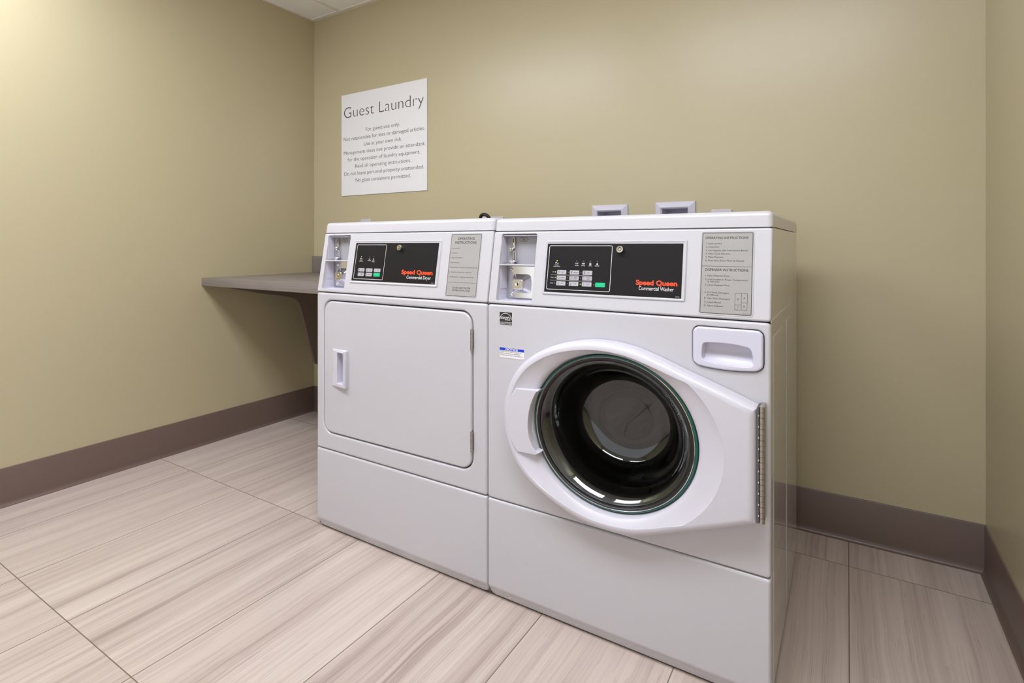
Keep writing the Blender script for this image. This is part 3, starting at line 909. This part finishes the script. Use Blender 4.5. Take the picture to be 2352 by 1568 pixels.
# ---- grey printed instruction plate
def instruction_label(t, washer):
    mb = MB()
    if washer: u0, u1, v0, v1 = .5440, .6460, .0100, .1840
    else: u0, u1, v0, v1 = .5405, .6440, .0125, .1875
    w, h = u1-u0, v1-v0
    # shallow lip round the plate
    lp = rrect(u0-.003, u1+.003, v0-.003, v1+.003, .005, 4)
    st = [(lp, .0002), (inset(lp, .0008), .0008), (inset(lp, .0016), .0008), (inset(lp, .0022), .0003)]
    for p, q in zip(st, st[1:]): bridge(mb, CONS, p[0], p[1], q[0], q[1], 'enamel')
    o = rrect(u0-.0006, u1+.0006, v0-.0006, v1+.0006, .0035, 4)
    panel(mb, CONS, o, 0, .0005, 'label')
    n = .00066
    frame_line(mb, CONS, rrect(u0+.0004, u1-.0004, v0+.0004, v1-.0004, .0032, 4), .0010, n, 'ink')
    Y = lambda f: v1-f*h
    X_ = lambda f: u0+f*w
    if washer:
        text(mb, CONS, 'OPERATING INSTRUCTIONS', X_(.485), Y(.080), .0050, 'ink', n, width=w*.84, bold=.012)
        L = ['1. Load Laundry', '2. Close Door', '3. Add Supplies (See Instructions Below)', '4. Make Cycle Selection', '5. Make Payment', '6. Press Start (Door Must be Closed)']
        Wd = [.32, .275, .825, .485, .355, .755]
        for s, f, q in zip(L, (.147, .189, .232, .274, .316, .359), Wd):
            text(mb, CONS, s, X_(.08), Y(f), .0035, 'ink', n, width=w*q, align='L')
        flat(mb, CONS, [(u0+.0014, Y(.4215)), (u1-.0014, Y(.4215)), (u1-.0014, Y(.418)), (u0+.0014, Y(.418))], n, 'ink')
        text(mb, CONS, 'DISPENSER INSTRUCTIONS', X_(.50), Y(.478), .0050, 'ink', n, width=w*.84, bold=.012)
        for s, f, q, xi in (('1. Open Dispenser Door', .546, .485, .09), ('2. Load Supplies in Proper Compartment', .592, .83, .09), ('as Indicated', .620, .235, .135), ('3. Close Dispenser Door', .661, .49, .09),
                            ('A. Pre Wash Detergent', .753, .48, .085), ('(If Offered)', .784, .225, .135), ('B. Main Wash Detergent', .825, .51, .085), ('C. Liquid Bleach', .872, .335, .085), ('D. Fabric Softener', .915, .375, .085)):
            text(mb, CONS, s, X_(xi), Y(f), .0034, 'ink', n, width=w*q, align='L')
        x0, x1, y0, y1 = X_(.685), X_(.915), Y(.938), Y(.742)
        xm = X_(.805)
        def bar(a, b, c, d): flat(mb, CONS, [(a, c), (b, c), (b, d), (a, d)], n, 'ink')
        e = .0003
        bar(x0-e, x1+e, y0-e, y0+e); bar(x0-e, x1+e, y1-e, y1+e); bar(x0-e, x0+e, y0, y1); bar(x1-e, x1+e, y0, y1); bar(xm-e, xm+e, y0, y1)
        bar(x0, xm, Y(.880)-e, Y(.880)+e); bar(xm, x1, Y(.852)-e, Y(.852)+e)
        for s, a, b in (('D', (x0+xm)/2, .822), ('A', (xm+x1)/2, .805), ('B', (xm+x1)/2, .904), ('C', (x0+xm)/2, .918)):
            text(mb, CONS, s, a, Y(b), .0036, 'ink', n)
        text(mb, CONS, '804507R4', X_(.90), Y(.985), .0016, 'ink', n, asp=1.2)
    else:
        text(mb, CONS, 'OPERATING', X_(.50), Y(.092), .0066, 'ink', n, width=w*.555, bold=.012)
        text(mb, CONS, 'INSTRUCTIONS', X_(.50), Y(.155), .0066, 'ink', n, width=w*.71, bold=.012)
        for s, f, q in (('1. Load Laundry', .238, .275), ('2. Close Door', .315, .23), ('3. Make Cycle Selection', .392, .41), ('4. Make Payment', .469, .30),
                        ('5. To Start Dryer - Press Start - Door Must be Closed', .547, .915), ('6. To Stop Dryer During Cycle - Open Door', .624, .74), ('7. To Restart Dryer - Close Door and Press Start', .701, .83)):
            text(mb, CONS, s, X_(.045), Y(f), .0031, 'ink', n, width=w*q, align='L')
        flat(mb, CONS, [(u0+.003, Y(.783)), (u1-.003, Y(.783)), (u1-.003, Y(.780)), (u0+.003, Y(.780))], n, 'ink')
        text(mb, CONS, 'CLEAN LINT FILTER', X_(.50), Y(.878), .0046, 'ink', n, width=w*.60, bold=.008)
        text(mb, CONS, 'AFTER EACH LOAD', X_(.50), Y(.918), .0046, 'ink', n, width=w*.60, bold=.008)
        text(mb, CONS, '511885', X_(.90), Y(.982), .0014, 'ink', n, asp=1.2)
    mb.build('instruction_label', t)

# ---- dryer door
def dryer_front(t):
    mb = MB()
    dl = rrect(.0385, .6315, .3262, .7540, .034, 8)
    hp = rrect(.108, .1400, .4935, .5915, .004, 4)
    panel(mb, FRONT, dl, -.024, .0005, 'enamel', bev=.005, holes=[inset(hp, -.004)])
    dr = mb.build('door', t)
    # moulded pull: wedge block that rises to the right with an open cup
    mb = MB()
    HB = lambda u, v, n: (u, -.0005-n*(.10+.90*max(0, min(1, (u-.076)/.055))), v)
    ou = rrect(.0770, .1505, .4800, .6005, .003, 3)
    panel(mb, HB, ou, 0, .0135, 'plastic', holes=[hp], bev=.004, hbev=.0025, seg=3)
    lo = hp; n = len(lo)
    A = [HB(p[0], p[1], 0) for p in lo]
    B = [(p[0], .022, p[1]) for p in inset(lo, .003)]
    mb.add(A+B, [(i, n+i, n+(i+1) % n, (i+1) % n) for i in range(n)], 'lilac')
    cap(mb, FR(.022), [inset(lo, .003)], 0, 'lilac')
    mb.build('handle', dr, 30)
    for z0, z1 in ((.6515, .7090), (.3770, .4335)):
        mb = MB()
        rbox(mb, .6285, .6340, -.0025, .004, z0, z1, 'steel', .0006, 1)
        k = 5; s = (z1-z0)/k
        for i in range(k):
            tube(mb, [(.6350, -.0038, z0+i*s+.0004), (.6350, -.0038, z0+(i+1)*s-.0004)], .0036, 'steel', 14)
        tube(mb, [(.6350, -.0038, z0-.0006), (.6350, -.0038, z1+.0006)], .0020, 'steel', 10)
        mb.build('hinge', dr)

# ---- washer door, porthole, dispenser drawer, stickers
def washer_front(t):
    cx, cz = .3487, .5052
    out = [(0.6613, 0.616), (0.6099, 0.6366), (0.5548, 0.6569), (0.5116, 0.6723), (0.4818, 0.684), (0.4356, 0.7005), (0.4037, 0.7095), (0.3542, 0.7163), (0.3096, 0.7157), (0.2669, 0.7102), (0.2114, 0.6955), (0.1651, 0.6725), (0.13, 0.647), (0.1055, 0.618), (0.0873, 0.5859), (0.0755, 0.5488), (0.0712, 0.5127), (0.0748, 0.4708), (0.086, 0.431), (0.0996, 0.4033), (0.12, 0.3765), (0.1478, 0.352), (0.1866, 0.33), (0.2242, 0.313), (0.2643, 0.2982), (0.3135, 0.2885), (0.364, 0.287), (0.4124, 0.2925), (0.448, 0.3035), (0.5035, 0.3256), (0.5876, 0.3577), (0.6613, 0.3874), (0.6613, 0.5)]
    n = len(out)
    pol = sorted([(math.atan2(p[1]-cz, p[0]-cx) % (2*PI), math.hypot(p[0]-cx, p[1]-cz)) for p in out])
    corner = {round(math.atan2(z-cz, x-cx) % (2*PI), 5) for x, z in ((.6613, .3874), (.6613, .6160))}
    def r_out(a):
        a %= 2*PI
        # nearest span; straight runs stay straight, the rest is smoothed with a cubic
        for i in range(n):
            a0, r0 = pol[i]; a1, r1 = pol[(i+1) % n]
            if a1 <= a0: a1 += 2*PI
            aa = a if a >= a0 else a+2*PI
            if a0 <= aa <= a1:
                p0 = Vector((r0*math.cos(a0), r0*math.sin(a0))); p1 = Vector((r1*math.cos(a1), r1*math.sin(a1)))
                d = Vector((math.cos(aa), math.sin(aa)))
                e = p1-p0
                den = d.x*e.y-d.y*e.x
                lin = (p0.x*e.y-p0.y*e.x)/den
                return lin
        return .2
    def e2(a, ax=.261, az=.211, ox=-.0087, oz=-.0017):
        # radius of the face ellipse seen from the glass centre
        c, s = math.cos(a), math.sin(a)
        A = (c/ax)**2+(s/az)**2; B = -2*(c*ox/ax**2+s*oz/az**2); Cc = (ox/ax)**2+(oz/az)**2-1
        return (-B+math.sqrt(B*B-4*A*Cc))/(2*A)
    angs = sorted([2*PI*i/144 for i in range(144)] + [c for c in corner])
    angs = [a for a in angs if round(a, 5) in corner or all(abs(a-c) > .030 and abs(a-c-2*PI) > .030 for c in corner)]
    R0 = [r_out(a) for a in angs]
    # smooth the outline except near the hinge-side corners
    for _ in range(3):
        R1 = R0[:]
        for i, a in enumerate(angs):
            if .9 < a < 2*PI-.9:
                R1[i] = .25*R0[i-1]+.5*R0[i]+.25*R0[(i+1) % len(R0)]
        R0 = R1
    E = [min(e2(a), R0[i]-.019) for i, a in enumerate(angs)]
    Gl = [1/math.sqrt((math.cos(a)/.1990)**2+(math.sin(a)/.1820)**2) for a in angs]
    P = lambda R: [(cx+r*math.cos(a), cz+r*math.sin(a)) for r, a in zip(R, angs)]
    outer = P(R0)
    mb = MB()
    H = .043
    seq = [(outer, .002), (outer, H-.017)]
    bevr = []
    for i in range(1, 7):
        th = PI/2*i/6
        k = .016
        lp = inset(outer, k*(1-math.cos(th)))
        bevr.append((lp, H-.017+.017*math.sin(th)))
    seq += bevr
    flatl = inset(outer, .0168); seq.append((flatl, H))
    for p, q in zip(seq, seq[1:]): bridge(mb, FRONT, p[0], p[1], q[0], q[1], 'plastic')
    En = P([min(e, math.hypot(f[0]-cx, f[1]-cz)-.001) for e, f in zip(E, flatl)])
    bridge(mb, FRONT, flatl, H, En, H, 'plastic')
    def mixr(f):   # loop between the crescent (f=0) and the glass opening (f=1)
        return [(p[0]*(1-f)+q[0]*f, p[1]*(1-f)+q[1]*f) for p, q in zip(En, P(Gl))]
    steps = [(mixr(.03), H-.0012), (mixr(.5), H-.0075), (mixr(.80), H-.0125), (mixr(.90), H-.0150), (mixr(.96), H-.0190), (mixr(.99), H-.0240), (mixr(1.0), H-.029), (mixr(1.0), .004)]
    prev = (En, H)
    for st in steps:
        bridge(mb, FRONT, prev[0], prev[1], st[0], st[1], 'plastic'); prev = st
    bridge(mb, FRONT, P(Gl), .004, outer, .002, 'plastic')
    door = mb.build('door', t, 28)
    # raised grip on the left of the ring
    mb = MB()
    gl = []
    Hh = H+.0025
    for i in range(13):        # outer side, top to bottom
        z = .5815-(.5815-.4250)*i/12
        a = math.atan2(z-cz, -.25)
        rr = r_out(a % (2*PI)); xx = cx+rr*math.cos(a)
        gl.append((xx+.014+.014*abs((i-6)/6)**3, z))
    inn = [(.1700, .4262), (.1809, .4343), (.1690, .4365), (.1600, .4470), (.1539, .4600), (.1500, .4750), (.1483, .4900), (.1486, .5050), (.1498, .5180), (.1525, .5320), (.1565, .5470), (.1620, .5610), (.1690, .5745), (.1835, .5890), (.1770, .5840)]
    loop = gl+inn            # counter-clockwise
    def HT(u, v, nn):        # thickness grows towards the glass
        return (u, -(H-.004) - nn, v)
    panel(mb, HT, loop, -.018, .0050, 'plastic', bev=.0016, seg=3)
    mb.build('handle', door, 30)
    # clear edge, gasket and glass
    def ell(rx, k=.91): return [(rx, rx*k)]
    mb = MB()
    ring = lambda prof, key, m_: lathe(m_, FRONT, prof, cx, cz, key, 96, sy=.913)
    ring([(.1965, .004), (.1965, .0135), (.1955, .0155), (.1930, .0165), (.1912, .0158)], 'tealedge', mb)
    mb.build('glass_edge', door, label='teal green glass edge')
    mb = MB()
    ring([(.1912, .0158), (.1905, .0180), (.1892, .0188), (.1880, .0178)], 'chrome', mb)
    ring([(.1880, .0178), (.1866, .0198), (.1846, .0204), (.1828, .0194), (.1822, .0182), (.1814, .0186), (.1802, .0182), (.1798, .0160), (.1796, .008)], 'rubber', mb)
    mb.build('gasket', door, label='black door gasket')
    # one-piece glass bowl that dips into the drum
    mb = MB()
    ctrl = [(.1802, .0160), (.1775, .0168), (.1725, .0140), (.1640, .0055), (.1555, -.0065), (.1470, -.0225), (.1395, -.0430), (.1325, -.0660), (.1245, -.0860), (.1125, -.1010), (.0950, -.1090), (.0700, -.1120), (.0350, -.1130), (.0004, -.1132)]
    prof_o = []
    for i_ in range(len(ctrl)-1):
        p0, p1, p2, p3 = ctrl[max(0, i_-1)], ctrl[i_], ctrl[i_+1], ctrl[min(len(ctrl)-1, i_+2)]
        for q_ in range(4):
            u_ = q_/4
            prof_o.append(tuple(.5*((2*p1[d])+(-p0[d]+p2[d])*u_+(2*p0[d]-5*p1[d]+4*p2[d]-p3[d])*u_*u_+(-p0[d]+3*p1[d]-3*p2[d]+p3[d])*u_**3) for d in (0, 1)))
    prof_o.append(ctrl[-1])
    ring(prof_o, 'glass', mb)
    t_ = .0045
    prof_i = []
    for i_, (r_, h_) in enumerate(prof_o):
        p0 = prof_o[max(0, i_-1)]; p1 = prof_o[min(len(prof_o)-1, i_+1)]
        dx_, dy_ = p1[0]-p0[0], p1[1]-p0[1]; L_ = math.hypot(dx_, dy_)
        prof_i.append((max(.0004, r_-dy_/L_*t_ if i_ < len(prof_o)-1 else .0004), h_-abs(dx_)/L_*t_))
    ring(list(reversed(prof_i)), 'glass', mb)
    bridge(mb, FRONT, circle(cx, cz, prof_i[0][0], 96, prof_i[0][0]*.913), prof_i[0][1], circle(cx, cz, prof_o[0][0], 96, prof_o[0][0]*.913), prof_o[0][1], 'glass')
    mb.build('door_glass', door, 60)
    # hinge
    mb = MB()
    z0, z1 = .3925, .6210; k = 21; s = (z1-z0)/k
    rbox(mb, .6613, .6645, -.040, -.004, z0+.001, z1-.001, 'gap', 0)
    for i in range(k):
        tube(mb, [(.6695, -.0350, z0+i*s+.0003), (.6695, -.0350, z0+(i+1)*s-.0003)], .0052 if i % 2 else .0055, 'steel', 18)
        if i % 2: rbox(mb, .6635, .6650, -.0405, -.0380, z0+i*s+.003, z0+i*s+.006, 'chrome', 0)
    tube(mb, [(.6695, -.0350, z0-.001), (.6695, -.0350, z1+.0012)], .0028, 'chrome', 12)
    rbox(mb, .6655, .6735, -.033, .0, z0, z1, 'steel', 0)
    mb.build('door_hinge', t)
    # tub throat and drum
    mb = MB()
    TI = FR(0)
    lathe(mb, TI, [(.190, -.020), (.188, -.045), (.200, -.075)][::1], cx, cz, 'rubber', 72, sy=.913)
    mb.build('tub_throat', t)
    mb = MB()
    prof = [(.196, -.07), (.238, -.075), (.245, -.085), (.245, -.40), (.235, -.415), (.02, -.42)]
    lathe(mb, TI, prof, cx, cz, 'drum', 72, sy=.91, capend=True)
    # perforations
    for jr in range(10):
        for i in range(48):
            a = 2*PI*(i+.5*(jr % 2))/48; dpt = -.12-.026*jr; r = .2445
            if i % 16 in (0, 1): continue
            q = []
            for m_ in range(6):
                b_ = 2*PI*m_/6; aa = a+.0035*4*math.cos(b_)*.9/ .9*.75; q.append(TI(cx+r*math.cos(aa), cz+r*.91*math.sin(aa), dpt+.0028*math.sin(b_)))
            mb.add(q, [(0, 1, 2, 3, 4, 5)], 'ink')
    drum = mb.build('drum', t, 40)
    for q in range(3):
        a = 2*PI*q/3+.45
        mb = MB(); vs = []
        for j, dpt in enumerate((-.10, -.13, -.25, -.37, -.40)):
            hgt = (.0, .045, .055, .045, .0)[j]
            for da, rr in ((-.16, .2445), (-.05, .2445-hgt), (.05, .2445-hgt), (.16, .2445)):
                vs.append(TI(cx+rr*math.cos(a+da), cz+rr*.91*math.sin(a+da), dpt))
        mb.add(vs, [(j*4+i, j*4+i+1, (j+1)*4+i+1, (j+1)*4+i) for j in range(4) for i in range(3)], 'lifter')
        mb.build('lifter', drum, 60)
    # dispenser drawer
    mb = MB()
    dl = drawer_loop()
    pk = [(.5500, .6985), (.5560, .6938), (.5730, .6905), (.6000, .6885), (.6270, .6885), (.6450, .6900), (.6500, .6940), (.6510, .6990), (.6490, .7120), (.6465, .7225), (.6430, .7270), (.6370, .7290), (.6180, .7318), (.5950, .7330), (.5720, .7325), (.5560, .7312), (.5525, .7280), (.5510, .7200)]
    pk = smooth_loop(pk, 2)
    panel(mb, FRONT, dl, -.02, .0055, 'lilac', bev=.004, holes=[pk], hbev=.002)
    n2 = len(pk)
    top = max(p[1] for p in pk)
    # cup: deep at the top, lip sloping out at the bottom
    def dep(z): f = max(0, min(1, (z-.688)/(top-.688))); return -.003 - .014*min(1, f*1.7)
    A = [FRONT(p[0], p[1], -.02 if False else .0035) for p in pk]
    ins = inset(pk, .0035)
    B = [FRONT(p[0], p[1], dep(p[1])) for p in ins]
    mb.add(A+B, [(i, n2+i, n2+(i+1) % n2, (i+1) % n2) for i in range(n2)], 'lilac')
    prev = B
    for kx in (.25, .5, .75, .97):
        cxp = .6005; czp = .7085
        cur = [FRONT(p[0]*(1-kx)+cxp*kx, p[1]*(1-kx)+czp*kx, dep(p[1]*(1-kx)+czp*kx)-.002) for p in ins]
        mb.add(prev+cur, [(i, n2+i, n2+(i+1) % n2, (i+1) % n2) for i in range(n2)], 'lilac'); prev = cur
    mb.add(prev, [tuple(range(n2))], 'lilac')
    mb.build('dispenser_drawer', t, 40)
    # stickers
    mb = MB()
    x0, x1, y0, y1 = .0392, .0772, .7292, .7625
    e = .0003; w = x1-x0
    panel(mb, FRONT, [(x0-.0006, y0-.0006), (x1+.0006, y0-.0006), (x1+.0006, y1+.0006), (x0-.0006, y1+.0006)], 0, e, 'white')
    yb_ = y0+.0068
    flat(mb, FRONT, [(x0, y0), (x1, y0), (x1, yb_-.0006), (x0, yb_-.0006)], e+.0002, 'ink')
    flat(mb, FRONT, [(x0, yb_+.0004), (x1, yb_+.0004), (x1, y1), (x0, y1)], e+.0002, 'ink')
    text(mb, FRONT, 'ENERGY STAR', (x0+x1)/2, y0+.0014, .0036, 'white', e+.0004, width=w*.93)
    # arc and star
    ax_, az_ = (x0+x1)/2-.001, yb_+.0035
    av = []
    na = 16
    for i in range(na+1):
        a = PI-(PI)*i/na*.94-.03*PI
        for r in (.0176, .0187): av.append(FRONT(ax_+.001+r*math.cos(a), az_+.002+r*math.sin(a), e+.0004))
    mb.add(av, [(2*i, 2*i+2, 2*i+3, 2*i+1) for i in range(na)], 'white')
    sc, sz = x0+w*.745, yb_+.0095
    stp = []
    for i in range(10):
        a = PI/2+PI*i/5+.12; r = (.0068, .0030)[i % 2]
        stp.append((sc+r*math.cos(a), sz+r*math.sin(a)))
    frame_line(mb, FRONT, stp, .0009, e+.0004, 'white')
    text(mb, FRONT, 'energy', x0+w*.36, yb_+.0082, .0088, 'white', e+.0004, width=w*.56, bold=.004, shear=.35)
    mb.build('energy_sticker', t, label='small black efficiency sticker')
    mb = MB()
    x0, x1, y0, y1 = .0392, .1136, .6435, .6700
    panel(mb, FRONT, [(x0-.0005, y0-.0005), (x1+.0005, y0-.0005), (x1+.0005, y1+.0005), (x0-.0005, y1+.0005)], 0, e, 'white')
    lp = [(x0, y0), (x1, y0), (x1, y1), (x0, y1)]
    frame_line(mb, FRONT, lp, .0004, e+.0003, 'greyline')
    flat(mb, FRONT, [(x0, y1-.0075), (x1, y1-.0075), (x1, y1), (x0, y1)], e+.0002, 'blue')
    text(mb, FRONT, 'NOTICE', (x0+x1)/2, y1-.0063, .0050, 'white', e+.0004, width=.037, bold=.03)
    for i, (s, q) in enumerate((('DOOR LOCK LIGHT must go out', .065), ('before attempting to open door.', .062), ('To open, push door in then pull out.', .069))):
        text(mb, FRONT, s, x0+.0018, y1-.0115-.0046*i, .0029, 'ink', e+.0003, width=q, align='L')
    text(mb, FRONT, '802325', x1-.004, y0+.0008, .0012, 'ink', e+.0003)
    mb.build('notice_sticker', t, label='blue and white notice sticker')

def smooth_loop(p, it):
    for _ in range(it):
        q = []
        for i in range(len(p)):
            a, b = p[i], p[(i+1) % len(p)]
            q += [(a[0]*.75+b[0]*.25, a[1]*.75+b[1]*.25), (a[0]*.25+b[0]*.75, a[1]*.25+b[1]*.75)]
        p = q
    return p

machine('clothes_dryer', -W, 'white coin-operated commercial dryer with square front door, beside the counter', False)
machine('clothes_washer', 0, 'white coin-operated front-load commercial washer with round glass door, right of the dryer', True)
